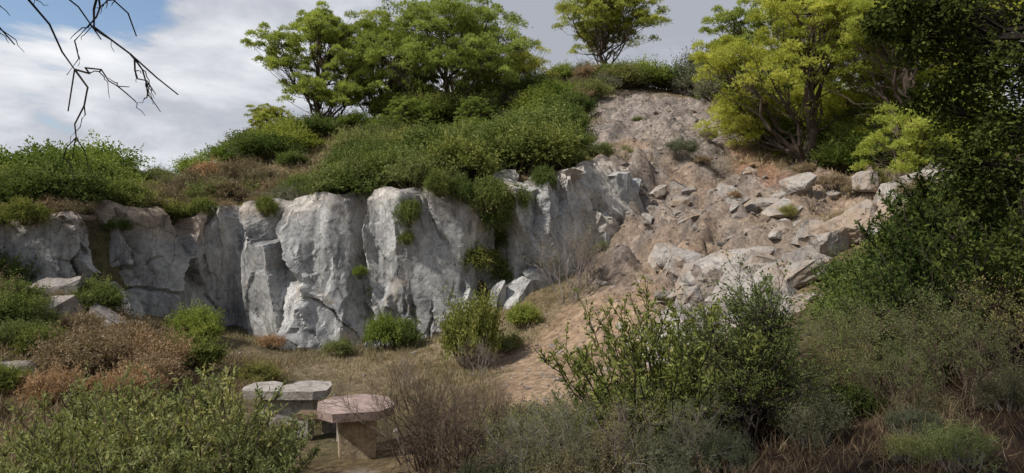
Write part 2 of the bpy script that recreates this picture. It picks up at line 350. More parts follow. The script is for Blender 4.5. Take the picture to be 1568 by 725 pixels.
def stones(name,xy,size,seed,mat):
    r=np.random.default_rng(seed);VV=[];FF=[];o=0
    zs=gz(xy[:,0],xy[:,1])
    for (a,b_),s,zq in zip(xy,size,zs):
        V=variants[r.integers(14)]*s*np.array([1,r.uniform(.6,1),r.uniform(.35,.7)])@rotm(r.uniform(-.5,.5),r.uniform(-.5,.5),r.uniform(0,6)).T+np.array([a,b_,zq+s*.05])
        VV.append(V);FF.append(I1[1]+o);o+=len(V)
    add(name,make_mesh(name,np.concatenate(VV),T=np.concatenate(FF),mat=[mat]))
r=np.random.default_rng(4)
c_=r.uniform([-1,10],[14,40],(18000,2));k=np.maximum(scree_w(c_[:,0],c_[:,1]),.35*gully_w(c_[:,0],c_[:,1]));c_=c_[(r.uniform(size=len(c_))<k*.75)][:5200]
stones("scree_stones",c_,.022+.022*r.pareto(2.4,len(c_)).clip(0,9),5,M_stone)
c_=r.uniform([-10,9],[3,19.5],(260,2));stones("loose_stones",c_,.02+.02*r.pareto(2.5,len(c_)).clip(0,5),6,M_stone)
# ------------------------------------------------------------ plant builders
def unit(v): return v/(np.linalg.norm(v,axis=-1,keepdims=True)+1e-9)
def leafquads(C,D,L,W,r,fold=.25):
    n=len(C);D=unit(D);s=unit(np.cross(D,unit(r.normal(size=(n,3)))));u=np.cross(s,D)
    L=np.broadcast_to(L,(n,))[:,None];W=np.broadcast_to(W,(n,))[:,None]
    V=np.stack([C,C+D*L*.5+s*W*.5+u*W*fold,C+D*L,C+D*L*.5-s*W*.5+u*W*fold],1).reshape(-1,3)
    return V,np.arange(n*4).reshape(n,4)
class Plant:
    def __init__(s): s.V=[];s.Q=[];s.S=[];s.M=[];s.o=0
    def leaves(s,C,D,L,W,shade,r,mat=0,fold=.25):
        V,Q=leafquads(C,D,L,W,r,fold);s.V.append(V);s.Q.append(Q+s.o);s.S.append(np.repeat(shade,4));s.M.append(np.full(len(Q),mat));s.o+=len(V)
    def tube(s,P,R,sides=4,mat=1):
        P=np.asarray(P,float);R=np.asarray(R,float);T=unit(np.gradient(P,axis=0));a=np.where(np.abs(T[:,2:3])>.9,np.array([[1.,0,0]]),np.array([[0,0,1.]]))
        u=unit(np.cross(T,a));v=np.cross(T,u);an=np.arange(sides)/sides*2*math.pi
        V=(P[:,None]+R[:,None,None]*(np.cos(an)[None,:,None]*u[:,None]+np.sin(an)[None,:,None]*v[:,None])).reshape(-1,3)
        k=len(P);I=np.arange(k*sides).reshape(k,sides);J=np.roll(I,-1,1)
        Q=np.stack([I[:-1].ravel(),J[:-1].ravel(),J[1:].ravel(),I[1:].ravel()],1)
        s.V.append(V);s.Q.append(Q+s.o);s.S.append(np.full(len(V),.5));s.M.append(np.full(len(Q),mat));s.o+=len(V)
    def mesh(s,name,mats): return make_mesh(name,np.concatenate(s.V),np.concatenate(s.Q),mat=mats,shade=np.clip(np.concatenate(s.S),0,1),qm=np.concatenate(s.M))
def curve(a,b,r,n=6,wob=.08,sag=0):
    a=np.asarray(a,float);b=np.asarray(b,float);t=np.linspace(0,1,n)[:,None];L=np.linalg.norm(b-a)
    P=a+(b-a)*t;w=np.cumsum(r.normal(size=(n,3)),0)*wob*L/math.sqrt(n);w-=w[0]+(w[-1]-w[0])*t;P=P+w;P[:,2:3]+=sag*L*np.sin(t*math.pi);return P
def pine(seed,H,W,nclump,mats,base=.35,nt=90,lean=0,nl=.15,nw=.028,nm=13,nb=6):
    r=np.random.default_rng(seed);p=Plant()
    top=np.array([lean*H,0,H*.86]);trunk=curve((0,0,-.4),top,r,10,.1)
    R0=.02*H+.04
    p.tube(trunk,np.linspace(R0,R0*.3,10),8)
    cs=[]
    for i in range(nm):
        a=i*2.4+r.uniform(-.4,.4);u=(i+.5)/nm;u=(u*7.3)%1;zc=H*(base+.1+(.84-base-.1)*u)
        prof=math.sqrt(max(.12,1-((u-.38)/.68)**2))
        rad=W*.5*r.uniform(.45,.8)*prof
        cs.append((np.array([math.cos(a)*rad+lean*zc,math.sin(a)*rad,zc]),W*r.uniform(.12,.2)))
    cs.append((np.array([lean*H,0,H*.84]),W*.17));cs.append((np.array([lean*H+.13*W,.05*W,H*.76]),W*.17));cs.append((np.array([lean*H-.16*W,-.1*W,H*.78]),W*.16))
    for C,rr in cs:
        ti=min(8,max(1,int((C[2]/H-.3)*9)));st=trunk[ti]
        br=curve(st,C,r,7,.12,-.06);p.tube(br,np.linspace(R0*.38,R0*.14,7),6)
        k=int(nclump/len(cs))
        dd=unit(r.normal(size=(k,3)));rad=rr*r.uniform(.3,1.3,(k,1));cc=C+dd*rad*np.array([1.25,1.25,.62])
        for q in cc:
            j=r.integers(3,7);p.tube(curve(br[j],q,r,5,.15,-.05),np.linspace(R0*.11,.01,5),3)
            cr=rr*r.uniform(.18,.34)
            m=int(nt*.8);e=unit(r.normal(size=(m,3)));e[:,2]=np.abs(e[:,2])*1.3-.5
            T=q+e*cr*r.uniform(.3,1.15,(m,1))*np.array([1.1,1.1,.7])
            Cn=np.repeat(T,nb,0);dn=np.repeat(unit(e+np.array([0,0,.7])),nb,0)+r.normal(size=(m*nb,3))*.6
            sh=r.uniform(.3,.8)+np.repeat(r.normal(size=m)*.12,nb)+r.normal(size=m*nb)*.1
            p.leaves(Cn,dn,nl*r.uniform(.6,1.2,m*nb),nw,sh,r,0,.1)
    for i in range(10):
        zi=r.integers(1,6);a=r.uniform(0,6.3);L=W*r.uniform(.15,.35)
        p.tube(curve(trunk[zi],trunk[zi]+np.array([math.cos(a)*L,math.sin(a)*L,L*r.uniform(-.1,.5)]),r,6,.12),np.linspace(.04,.008,6),4)
    return p.mesh("pine",mats)
def lumpy(seed,W,D,H,nl,per,L,Wd,mats,spread=.9,droop=0,twig=True,shade0=.5,up=.35):
    r=np.random.default_rng(seed);p=Plant()
    for i in range(nl):
        a=r.uniform(0,2*math.pi);q=math.sqrt(r.uniform(0,1));e=r.uniform(.15,1)
        c=np.array([math.cos(a)*q*W*.42,math.sin(a)*q*D*.42,H*(.25+.5*e*math.sqrt(max(0.05,1-q*q)))])
        rr=H*r.uniform(.14,.32)
        if twig: p.tube(curve((c[0]*.25,c[1]*.25,-.1),c,r,5,.1),np.linspace(.02,.008,5),3)
        ns=per//12;e_=unit(r.normal(size=(ns,3)));e_[:,2]=e_[:,2]*.8+.25
        ln=rr*r.uniform(.6,1.7,ns);base=c+e_*rr*.2
        dirs=unit(e_+np.array([0,0,up-droop])+r.normal(size=(ns,3))*.2)
        t=np.tile(np.linspace(.15,1,12),ns);k=np.repeat(np.arange(ns),12)
        C=base[k]+dirs[k]*(ln[k]*t)[:,None]+r.normal(size=(ns*12,3))*rr*.05
        C[:,2]-=droop*(t**2)*ln[k]*.6
        dl=dirs[k]*.5+r.normal(size=(len(C),3))*.7
        m_=C[:,2]>-.05-droop*3
        sh=shade0+r.uniform(-.25,.25)+np.repeat(r.normal(size=ns)*.1,12)+r.normal(size=len(C))*.13
        p.leaves(C[m_],dl[m_],L*r.uniform(.6,1.3,m_.sum()),Wd,sh[m_],r)
    return p.mesh("shrub",mats)
def stemmy(seed,W,H,nst,ntw,nlf,L,Wd,mats,out=.35,shade0=.5):
    r=np.random.default_rng(seed);p=Plant()
    for i in range(nst):
        a=r.uniform(0,6.28);q=math.sqrt(r.uniform())
        b=np.array([math.cos(a)*q*W*.22,math.sin(a)*q*W*.22,-.05]);h=H*r.uniform(.55,1)*(1-.3*q)
        t=np.array([b[0]+math.cos(a)*q*W*out+r.normal()*.08,b[1]+math.sin(a)*q*W*out+r.normal()*.08,h])
        st=curve(b,t,r,8,.06,.04);p.tube(st,np.linspace(.013,.003,8),3)
        tw=[(st[3:],1.0)]
        for j in range(ntw):
            k=r.integers(2,7);aa=r.uniform(0,6.28);l_=h*r.uniform(.12,.3)
            e=st[k]+np.array([math.cos(aa)*.55,math.sin(aa)*.55,.9])*l_
            c=curve(st[k],e,r,5,.06);p.tube(c,np.linspace(.005,.002,5),3);tw.append((c,.8))
        for c,w_ in tw:
            n=nlf;tt=r.uniform(0,1,n)*(len(c)-1);i0=np.minimum(tt.astype(int),len(c)-2);f=(tt-i0)[:,None]
            C=c[i0]*(1-f)+c[i0+1]*f;ax=unit(c[-1]-c[0])
            D=ax*.7+r.normal(size=(n,3))*.55
            p.leaves(C,D,L*r.uniform(.6,1.2,n),Wd*r.uniform(.7,1.2,n),shade0+r.uniform(-.12,.12)+r.normal(size=n)*.17,r,0,.2)
    return p.mesh("stem_shrub",mats)
def twiggy(seed,W,H,nst,mats,depth=3,rad=.012,leaf=0,L=.03,Wd=.01,kids=4,droop=0):
    r=np.random.default_rng(seed);p=Plant();tips=[]
    def grow(a,d,l,rd,lev):
        b=a+d*l;c=curve(a,b,r,6,.09);
        p.tube(c,np.linspace(rd,rd*.45,6),4 if lev>1 else 3)
        if lev==0: tips.append(c);return
        for k in range(kids):
            j=r.integers(2,6);nd=unit(d+r.normal(size=3)*.5+np.array([0,0,.12-droop]))
            grow(c[j],nd,l*r.uniform(.45,.72),rd*.5,lev-1)
    for i in range(nst):
        a=r.uniform(0,6.28);q=r.uniform(.1,1);d=unit(np.array([math.cos(a)*q*W/H*.55,math.sin(a)*q*W/H*.55,1]))
        grow(np.array([math.cos(a)*q*.12,math.sin(a)*q*.12,-.05]),d,H*r.uniform(.45,.62),rad,depth)
    if leaf:
        for c in tips:
            n=leaf;tt=r.integers(1,6,n);C=c[tt]+r.normal(size=(n,3))*.01
            p.leaves(C,unit(c[-1]-c[0])+r.normal(size=(n,3))*.7,L*r.uniform(.6,1.2,n),Wd,.5+r.normal(size=n)*.2,r)
    return p.mesh("twig_shrub",mats)
def grassmesh(name,xy,h,mats,seed,lean=.5,wd=.012,blades=7,sp=.09,shade0=.5):
    r=np.random.default_rng(seed);n=len(xy);z0=gz(xy[:,0],xy[:,1])
    C=np.repeat(np.stack([xy[:,0],xy[:,1],z0-.02],1),blades,0);m_=len(C);C[:,:2]+=r.normal(size=(m_,2))*sp
    D=r.normal(size=(m_,3))*lean;D[:,2]=1
    p=Plant();hh=np.repeat(h,blades)*r.uniform(.5,1.2,m_)
    sh=shade0+np.repeat(r.normal(size=n)*.16,blades)+r.normal(size=m_)*.1
    p.leaves(C,D,hh,wd,sh,r,0,.1);return add(name,p.mesh(name,mats))
# ------------------------------------------------------------ trees
pA=pine(21,7.0,10.2,540,[M_pine,M_bark],.08,nm=23)
pB=pine(22,6.9,6.4,330,[M_pine,M_bark],.12,nm=16)
pC=pine(23,5.8,7.6,300,[M_pine,M_bark],.38,nm=14)
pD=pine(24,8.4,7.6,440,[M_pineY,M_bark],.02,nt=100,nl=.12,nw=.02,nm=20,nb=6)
def tree(me,a,b_,rot=0,sc=1,dz=0,name="pine_tree"): return add(name,me,(a,b_,g1(a,b_)+dz),rot,sc)
tree(pA,-3.7,37,0.4,1,-.3); tree(pB,-10.2,36,1.0,1,-.2); tree(pC,6.0,42.5,2,1,0)
tree(pB,-7.0,37.5,3.2,.95,-.5); tree(pB,-13.4,37,2.2,.42,-.1); tree(pA,-.4,40,2,.6,-.8);tree(pB,-5.5,33,5,.3,0);tree(pB,-2,33,4,.28,0)
tree(pD,10.4,23.6,.6,1,-.2); tree(pD,14.8,26,2.6,1.1,-.2);tree(pD,12.4,20.8,4.2,.8,-.3); tree(pC,19,30,0,1.3); tree(pB,15.5,38,0,1.2)
tree(pC,12.5,41,4,.5,0)
# ------------------------------------------------------------ shrubs library
mt=M_btwig
LB=[lumpy(100+i,2.2,2.2,1.5,44,330,.08,.045,[M_lent,mt]) for i in range(3)]
LG=[lumpy(110+i,2.0,2.0,1.3,34,300,.085,.04,[M_lgreen,mt]) for i in range(2)]
OL=[lumpy(120+i,2.0,2.0,1.3,34,290,.09,.03,[M_olive,mt]) for i in range(2)]
BR=[lumpy(130+i,2.0,2.0,1.1,32,300,.07,.022,[M_brown,mt],up=.5) for i in range(2)]
GR=[lumpy(140+i,1.8,1.8,1.2,32,290,.07,.02,[M_grey,M_gtwig],up=.6) for i in range(2)]
HG=[lumpy(150+i,2.2,1.8,1.5,44,340,.075,.04,[M_lent,mt],droop=.6) for i in range(2)]
TW=[twiggy(160+i,1.6,1.4,9,[M_straw,M_gtwig],3,.012,3) for i in range(2)]
r=np.random.default_rng(50)
def put(par,name,lib,a,b_,s,dz=0,zs=1.):
    add(name,lib[r.integers(len(lib))],(a,b_,g1(a,b_)+dz),r.uniform(0,6.28),(s*r.uniform(.9,1.1),s*r.uniform(.9,1.1),s*zs*r.uniform(.85,1.15)),par)
e=empty("clifftop_scrub")
for i in range(115):
    a=r.uniform(-20,-5.5);b_=yc(a)+.7+abs(r.normal())*4.5
    t=r.uniform();lib=LB if t<.4 else LG if t<.62 else OL if t<.8 else BR
    q=a/b_
    if -.56<q<-.33: lib=BR if t<.5 else OL if t<.65 else TW if t<.82 else GR
    put(e,"shrub",lib,a,b_,r.uniform(.5,1.1)*(.8 if q>-.56 else 1),-.1,.9)
for a in np.arange(-17,-5,.6): put(e,"shrub",[LB,BR,OL,BR,TW][r.integers(5)],a,yc(a)+.75+r.uniform(0,.4),r.uniform(.35,.75),-.2,.8)
for (a,b_,s,l_) in [(-13.6,21,1.3,LG),(-12.4,18.5,.8,LG),(-14.5,20,1.4,LG),(-13.2,17.6,.8,LB),(-15.4,19,1.1,LB),(-11.8,17.4,.65,LB),(-15,24,1.6,LG)]: put(e,"shrub",l_,a,b_,s,-.1)
for (a,b_,s) in [(-6.8,23.5,1.1),(-8.5,23.0,1.0),(-7.6,22,.8),(-9.3,21.6,.8),(-10.6,22.5,1.0),(-9.9,24.5,1.1),(-6.2,22,.8),(-11.2,25,1.1)]: put(e,"shrub",BR,a,b_,s,0)
for (a,z_,s) in [(-12.6,3.3,.5),(-11.2,3.3,.4),(-9.0,3.5,.4),(-7.0,3.6,.35),(-13.4,3.0,.6)]:
    add("shrub",HG[r.integers(2)],(a,float(yc(a))-.3,z_),r.uniform(0,6),(s,s,s*1.2),e)
e=empty("lentisk_thicket")
for i in range(85):
    a=r.uniform(-5.8,2.4);lo=yc(a)+.75;b_=r.uniform(lo,lo+10-max(0,a)*1.0)
    put(e,"lentisk",LB if r.uniform()<.82 else OL if r.uniform()<.5 else BR,a,b_,r.uniform(.65,1.35),-.1,.9)
for a in np.arange(-5.2,1.2,.4): put(e,"lentisk",HG,a,yc(a)+.3+r.uniform(-.1,.4),r.uniform(.5,.8),-.1)
for (a,b_,z_,s) in [(-2.8,18.2,3.3,.42),(-2.85,18.1,2.8,.22),(-.6,18.7,3.7,.55),(-.4,18.9,3.25,.4),(-1.3,18.6,4.0,.4),(.1,19.3,3.7,.45),(-2.0,18.4,4.15,.4),(.9,20,4.4,.4)]:
    add("lentisk",HG[r.integers(2)],(a,b_,z_),r.uniform(0,6),(s,s,s*1.4),e)
e=empty("hilltop_scrub")
for i in range(115):
    a=r.uniform(-16,18);b_=r.uniform(29,44)
    if scree_w(np.array(a),np.array(b_))>.2 : continue
    if 2<a<12 and b_<37: continue
    t=r.uniform();lib=LG if t<.38 else OL if t<.6 else GR if t<.7 else BR if t<.8 else LB
    put(e,"shrub",lib,a,b_,r.uniform(.8,1.5),-.1,.85)
for (a,b_,s,l_) in [(4.4,37,1.1,OL),(3.5,36,1.1,BR),(5.4,38.5,1.0,GR),(2.3,36,1.4,LG),(1.2,35,1.4,LG),(3.0,33,1,LB),(2.2,31,1.0,LB),(8,40,1.3,LG),(9.5,40.5,1.3,LG),(11,39.5,2.0,GR),(12.5,38,2.3,GR),(13,36,2.3,LG),(10.4,39.6,1.2,GR),(6.8,39.6,1.2,OL),(5.8,39.8,1.1,LG),(11.7,36.5,1.8,GR),(14,33,1.9,LG),(12.6,34,1.5,OL),(4.6,39.5,1.1,BR),(13.4,34.5,2.0,GR)]: put(e,"shrub",l_,a,b_,s)
e=empty("slope_scrub")
for i in range(45):
    a=r.uniform(9.3,18);b_=r.uniform(21.5,31)
    if a<10.5 and b_<24: continue
    t=r.uniform();put(e,"shrub",LG if t<.4 else LB if t<.7 else GR if t<.85 else BR,a,b_,r.uniform(.6,1.1))
for (a,b_,s,l_) in [(6.2,24.6,.75,GR),(3.2,24.5,.6,OL),(9.8,22.2,.5,BR),(10.8,19.8,.5,OL),(9.2,19.2,.55,BR),(10.2,16.8,.6,BR),(11.5,16.6,.6,OL),(9.8,20.4,.4,LG),(12.4,20.3,.6,LG),(8.6,17.4,.4,BR),(7.6,26,.4,GR),(2.2,22.6,.5,OL),(1.3,22.6,.6,LB),(.9,21.7,.5,LB),(2.6,19.5,.25,OL),(6.5,19.5,.25,BR),(8.4,20.6,.3,TW),(10.2,18.9,.5,TW),(7.4,18,.3,OL),(5.1,17.4,.2,OL),(4.4,26,.35,OL),(9,28,.4,GR),(5.8,31,.25,OL),(9.4,18.4,.4,BR),(8.9,16.6,.35,TW),(5.4,23.9,.4,TW),(6.9,24.1,.4,BR)]: put(e,"shrub",l_,a,b_,s)
e=empty("bank_scrub")
for i in range(105):
    a=r.uniform(-13,-5.2);b_=r.uniform(7.5,15.3)
    if a>-7.2+ (b_-8)*-.15+.6 : continue
    t=r.uniform();lib=BR if t<.42 else OL if t<.57 else LG if t<.68 else LB if t<.8 else GR if t<.9 else TW
    put(e,"shrub",lib,a,b_,r.uniform(.22,.55),-.05,.95)
for (a,b_,s,l_) in [(-7.2,11.5,.9,BR),(-6.6,12.3,.85,BR),(-7.6,13.1,.8,BR),(-6.2,11.2,.75,BR),(-5.9,10.2,.65,BR),(-6.6,9.6,.65,BR),(-9.7,15.2,.6,LB),(-7.9,16.6,.6,LG),(-7.7,16.4,.55,LG),(-6.7,13.8,.6,LB),(-5.6,14.6,.6,BR),(-5.2,13.8,.45,OL),(-9.6,12.6,.6,LB),(-10.4,13.4,.8,BR),(-12.0,15.4,.9,LB),(-11.6,14.8,.7,BR),(-12.4,14.4,1.0,LB),(-11.9,13.6,.8,LG)]: put(e,"shrub",l_,a,b_,s,-.1)
def solo(name,lib,a,b_,s,dz=-.05): add(name,lib,(a,b_,g1(a,b_)+dz),r.uniform(0,6),s)
solo("lentisk_bush",LB[0],-.9,15.4,(.62,.62,1.25));solo("green_bush",LG[0],-3.3,17.3,(.5,.5,.85));solo("green_bush",LB[1],-2.9,17.5,(.5,.5,.6))
solo("green_bush",LG[1],.3,17.2,(.45,.45,.55));solo("green_bush",OL[0],-.1,16.2,(.4,.4,.4));solo("cliff_plant",LG[0],-4.1,18.0,(.2,.2,.28),1.9)
solo("dry_bush",TW[0],1.5,17.7,(1.3,1.3,1.6));solo("dry_bush",TW[1],2.1,18.4,(1,1,1.3));solo("dry_bush",TW[0],-.7,14,(.6,.6,.6))
solo("dry_bush",TW[0],-4.2,17.5,(.6,.6,.5));solo("dry_bush",OL[1],-4.4,16.8,(.4,.4,.4));solo("dry_bush",TW[1],-2.2,13.5,(.6,.6,.6));solo("dry_bush",TW[1],-1.4,17.6,(.6,.6,.6));solo("dry_bush",BR[1],-6.2,17.2,(.45,.45,.4))
def off_gully(c): return r.uniform(size=len(c))>gully_w(c[:,0],c[:,1])*.97
c_=r.uniform([-9,8.5],[2.5,19.2],(9000,2));k=fbm(np.c_[c_,c_[:,0]*0]*.6,3,40)+.5
keep=(r.uniform(size=len(c_))<sstep(.35,.62,k))&~((np.abs(c_[:,0]+3.2)<2.2)&(c_[:,1]<10.6))&off_gully(c_)
c_=c_[keep];grassmesh("dry_grass",c_,r.uniform(.06,.24,len(c_)),[M_straw],1)
c_=r.uniform([-13,6.5],[-5,16],(5500,2));grassmesh("dry_grass",c_,r.uniform(.08,.32,len(c_)),[M_brown],2,.7,.014)
c_=r.uniform([-17,16],[18,36],(14000,2));c_=c_[(c_[:,1]>yc(c_[:,0])+.9)&(r.uniform(size=len(c_))>scree_w(c_[:,0],c_[:,1])*.985)];grassmesh("hill_grass",c_,r.uniform(.12,.4,len(c_)),[M_straw],3,.5,.03)
c_=r.uniform([8,14],[13,21],(900,2));grassmesh("dry_grass",c_,r.uniform(.08,.25,len(c_)),[M_straw],6,.6,.018)
# ------------------------------------------------------------ foreground plants
F1=stemmy(201,1.5,1.15,48,7,15,.06,.018,[M_olive,M_btwig],shade0=.62);F2=stemmy(202,1.5,1.15,44,7,15,.06,.018,[M_olive,M_btwig],shade0=.68)
F3=stemmy(203,1.9,1.8,42,9,17,.065,.022,[M_lent,M_dbark],.42)
F4=stemmy(204,1.7,1.6,40,9,18,.07,.026,[M_dark,M_dbark],.42,.6)
def fg(name,me,a,b_,s=1,rot=None,dz=-.05): add(name,me,(a,b_,g1(a,b_)+dz),r.uniform(0,6) if rot is None else rot,s)
for a,b_,s in [(-3.9,6.5,1.1),(-3.0,6.2,1.15),(-2.5,6.3,.9),(-3.4,7.0,1.2),(-4.4,7.2,1.0),(-2.35,5.5,.65),(-3.3,5.4,.95),(-2.8,5.2,.8),(-3.9,5.4,.8),(-2.95,7.7,.75),(-3.5,8.4,.7)]: fg("olive_shrub",F1 if r.uniform()<.5 else F2,a,b_,s)
fg("lentisk_shrub",F3,1.65,7.4,1.2);fg("lentisk_shrub",F3,2.1,7.7,.95);fg("lentisk_shrub",F3,1.15,7.2,.6)
T1=twiggy(210,1.4,1.2,10,[M_dark,M_btwig],4,.014,0,kids=4);T2=twiggy(211,1.2,1.1,9,[M_olive,M_gtwig],4,.01,2,.025,.008,4)
T4=twiggy(214,1.3,1.2,9,[M_olive,M_btwig],4,.011,2,.03,.01,4)
T3=twiggy(212,1.0,1.5,7,[M_lent,M_dbark],4,.024,3,.04,.016,4)
for a,b_,s in [(-.9,7.1,1.1),(-.55,6.9,.95),(-1.05,7.9,.9),(-.2,7.4,.8)]: fg("bare_twig_shrub",T1,a,b_,s)
for a,b_,s in [(0.1,6.6,.8),(.6,6.7,.85),(1.1,6.5,.8),(.35,7.3,.7),(1.7,6.4,.7),(3.2,7.0,.6)]: fg("grey_heath_shrub",T2,a,b_,s)
for a,b_,s in [(3.6,7.6,.8),(4.3,7.9,1.0),(5.0,7.8,1.0),(4.7,6.9,.9),(4.3,8.8,.9),(5.4,7.2,1.0),(4.0,7.0,.7)]: fg("bare_twig_shrub",T4,a,b_,s)
for a,b_,s in [(2.6,7.2,1.1),(2.85,7.6,.9),(2.4,6.8,.8)]: fg("dark_shrub",T3,a,b_,s)
GL=[lumpy(220+i,1.3,1.3,.9,38,350,.04,.012,[M_grey,M_gtwig],up=.6,shade0=.3) for i in range(2)]
DL=[lumpy(230+i,1.6,1.6,1.3,42,380,.06,.03,[M_dark,M_dbark],shade0=.6) for i in range(2)]
YL=lumpy(240,.8,.8,.6,30,220,.03,.01,[M_olive,M_gtwig],shade0=.8)
e=empty("foreground_scrub")
for a,b_,s,l_ in [(-.2,6.7,.6,GL),(.4,6.4,.6,GL),(.9,6.7,.65,GL),(1.4,6.2,.55,GL),(-.6,6.3,.45,GL),(0.3,7.6,.65,DL),(.0,8.1,.55,DL),(1.3,8.4,.5,DL),(2.0,6.3,.5,GL),(3.0,6.6,.6,GL),(3.6,7.2,.45,DL),(4.3,7.0,.5,GL),(4.9,6.6,.5,GL),(4.8,8.4,.6,DL),(6.2,9.4,1.0,DL),(5.5,9.8,.75,DL),(6.8,8.2,1.2,DL),(7.2,10.6,1.2,DL),(6.4,10.8,.85,DL),(8.3,11.3,1.4,DL),(8.8,13,1.0,DL),(7.8,12.4,.7,LB),(4.7,7.9,.5,DL),(3.8,6.3,.4,GL),(6.0,10.4,.6,LB),(7.1,11.8,.7,LB)]:
    put(e,"shrub",l_,a,b_,s,-.1)
fg("pale_bush",YL,3.55,5.3,.75);fg("pale_bush",YL,3.3,5.6,.5)
fg("lentisk_shrub",F3,5.0,9.2,.8);fg("dark_shrub",F4,5.3,8.2,1.05);fg("dark_shrub",F4,6.0,7.6,1.3);fg("dark_shrub",F4,5.9,9.0,1.25);fg("dark_shrub",F4,6.8,9.6,1.5);fg("lentisk_shrub",F3,5.8,10.2,.75)
fg("green_bush",LG[0],5.4,10.6,.6);fg("green_bush",LB[0],6.0,11.1,.75)
c_=r.uniform([1.5,4.5],[7,9],(1500,2));grassmesh("dry_grass",c_,r.uniform(.08,.3,len(c_)),[M_brown],8,.6,.006,6,.05,.3)
c_=r.uniform([-5,5],[1.5,8.5],(1200,2));c_=c_[~((np.abs(c_[:,0]+1.9)<.7)&(c_[:,1]<9))];grassmesh("dry_grass",c_,r.uniform(.06,.2,len(c_)),[M_straw],9,.6,.006,6,.05)
# ------------------------------------------------------------ big broadleaf trees
def oak(seed,trunk,clumps,mats,R0=.14,L=.085,W=.05,n=380,tw=5):
    r=np.random.default_rng(seed);p=Plant();tr=np.array(trunk,float)
    t=np.linspace(0,len(tr)-1,12);tr=np.stack([np.interp(t,np.arange(len(tr)),tr[:,k]) for k in range(3)],1)+np.r_[np.zeros((1,3)),r.normal(size=(11,3))*.04]
    p.tube(tr,np.linspace(R0,R0*.4,12),8)
    for (a,b_,c,rr) in clumps:
        C=np.array([a,b_,c],float);j=np.argmin(np.linalg.norm(tr-C,axis=1)-np.arange(12)*.02);j=max(3,j-2)
        br=curve(tr[j],C,r,7,.1,-.04);p.tube(br,np.linspace(R0*.3,.015,7),5)
        for k in range(tw*4):
            e=unit(r.normal(size=3));q=C+e*rr*r.uniform(.4,1.25)*np.array([1.1,1,.75])
            tb=curve(br[r.integers(3,7)],q,r,5,.1);p.tube(tb,np.linspace(.012,.003,5),3)
            m=n//tw//2;rad=rr*.34
            P_=q+r.normal(size=(m,3))*rad*.5
            p.leaves(P_,unit(P_-q)+r.normal(size=(m,3))*.6+np.array([0,0,-.1]),L*r.uniform(.6,1.2,m),W*r.uniform(.7,1.2,m),.5+r.uniform(-.2,.2)+r.normal(size=m)*.15,r)
    return p.mesh("oak",mats)
rr_=np.random.default_rng(9)
cl=[(6.2,8.2,5.6,.6),(5.9,7.8,5.0,.5),(6.5,8.5,4.4,.7),(6.1,8.2,3.7,.55),(6.9,8.2,5.2,.9),(7.1,8.6,3.6,.9),(6.4,7.9,6.2,.6),(5.7,8.4,5.9,.45),(6.6,9,3.0,.7),(7.4,8,4.4,1),(5.3,8.3,5.75,.38),(6.0,8.8,4.6,.35),(6.3,8.1,2.7,.6),(7.2,8.2,6.4,1),(5.75,8.0,4.3,.35),(5.0,8.1,5.9,.3),
 (4.9,8,5.35,.35),(5.2,8.2,4.75,.3),(5.45,8,5.2,.4),(5.5,8.3,3.95,.25),(4.6,7.8,5.8,.3),(5.7,8.1,4.9,.4),(5.7,8.3,3.5,.3),(5.2,7.9,5.6,.35),(4.35,7.9,5.45,.2)]
add("oak_tree",oak(301,[(8.3,8.4,1.8),(8.0,8.4,3.4),(7.4,8.3,4.8),(6.9,8.3,6.4)],cl,[M_dark,M_dbark],.14,.075,.042))
cl=[(-1.6+rr_.uniform(-1.9,1.9),1.4+rr_.uniform(-1.8,1.8),6.9+rr_.uniform(-.8,1.4),.8) for _ in range(20)]
add("oak_tree",oak(302,[(-3.9,-.8,1.3),(-3.6,-.4,3),(-3.0,.4,5),(-2.0,1.2,6.8)],cl,[M_dark,M_dbark],.2,.1,.06,260))  # unseen tree by the camera, crown placed to shade the right foreground
def hang(seed):
    r=np.random.default_rng(seed);p=Plant()
    def grow(P,rd,lev):
        p.tube(P,np.linspace(rd,rd*.35,len(P)),5)
        if lev==0:return
        for k in range(5 if lev>1 else 4):
            j=r.integers(2,len(P)-1);d=unit(P[min(j+1,len(P)-1)]-P[j]);nd=unit(d+r.normal(size=3)*.6+np.array([0,0,-.25]));l_=np.linalg.norm(P[-1]-P[0])*r.uniform(.2,.42)
            grow(curve(P[j],P[j]+nd*l_,r,7,.16),rd*.6,lev-1)
    p.tube(curve((-3.2,.2,4.6),(-3.3,2.6,5.3),r,8,.05),np.linspace(.06,.035,8),6)
    p.tube(curve((-3.3,2.6,5.3),(-2.5,4.0,4.95),r,8,.05),np.linspace(.035,.02,8),6)
    for a,b_ in [((-3.1,3.2,5.2),(-2.66,4.0,3.75)),((-3.0,3.1,5.2),(-2.4,3.9,4.15)),((-2.6,3.8,5.05),(-2.0,4.0,3.85)),((-3.1,3.0,5.2),(-2.98,4.0,4.15)),((-2.4,4.0,4.95),(-2.25,4.0,4.2))]:
        grow(curve(a,b_,r,10,.13),.011,2)
    return p.mesh("b",[M_dark,M_dbark])
add("dead_tree_branches",hang(5))
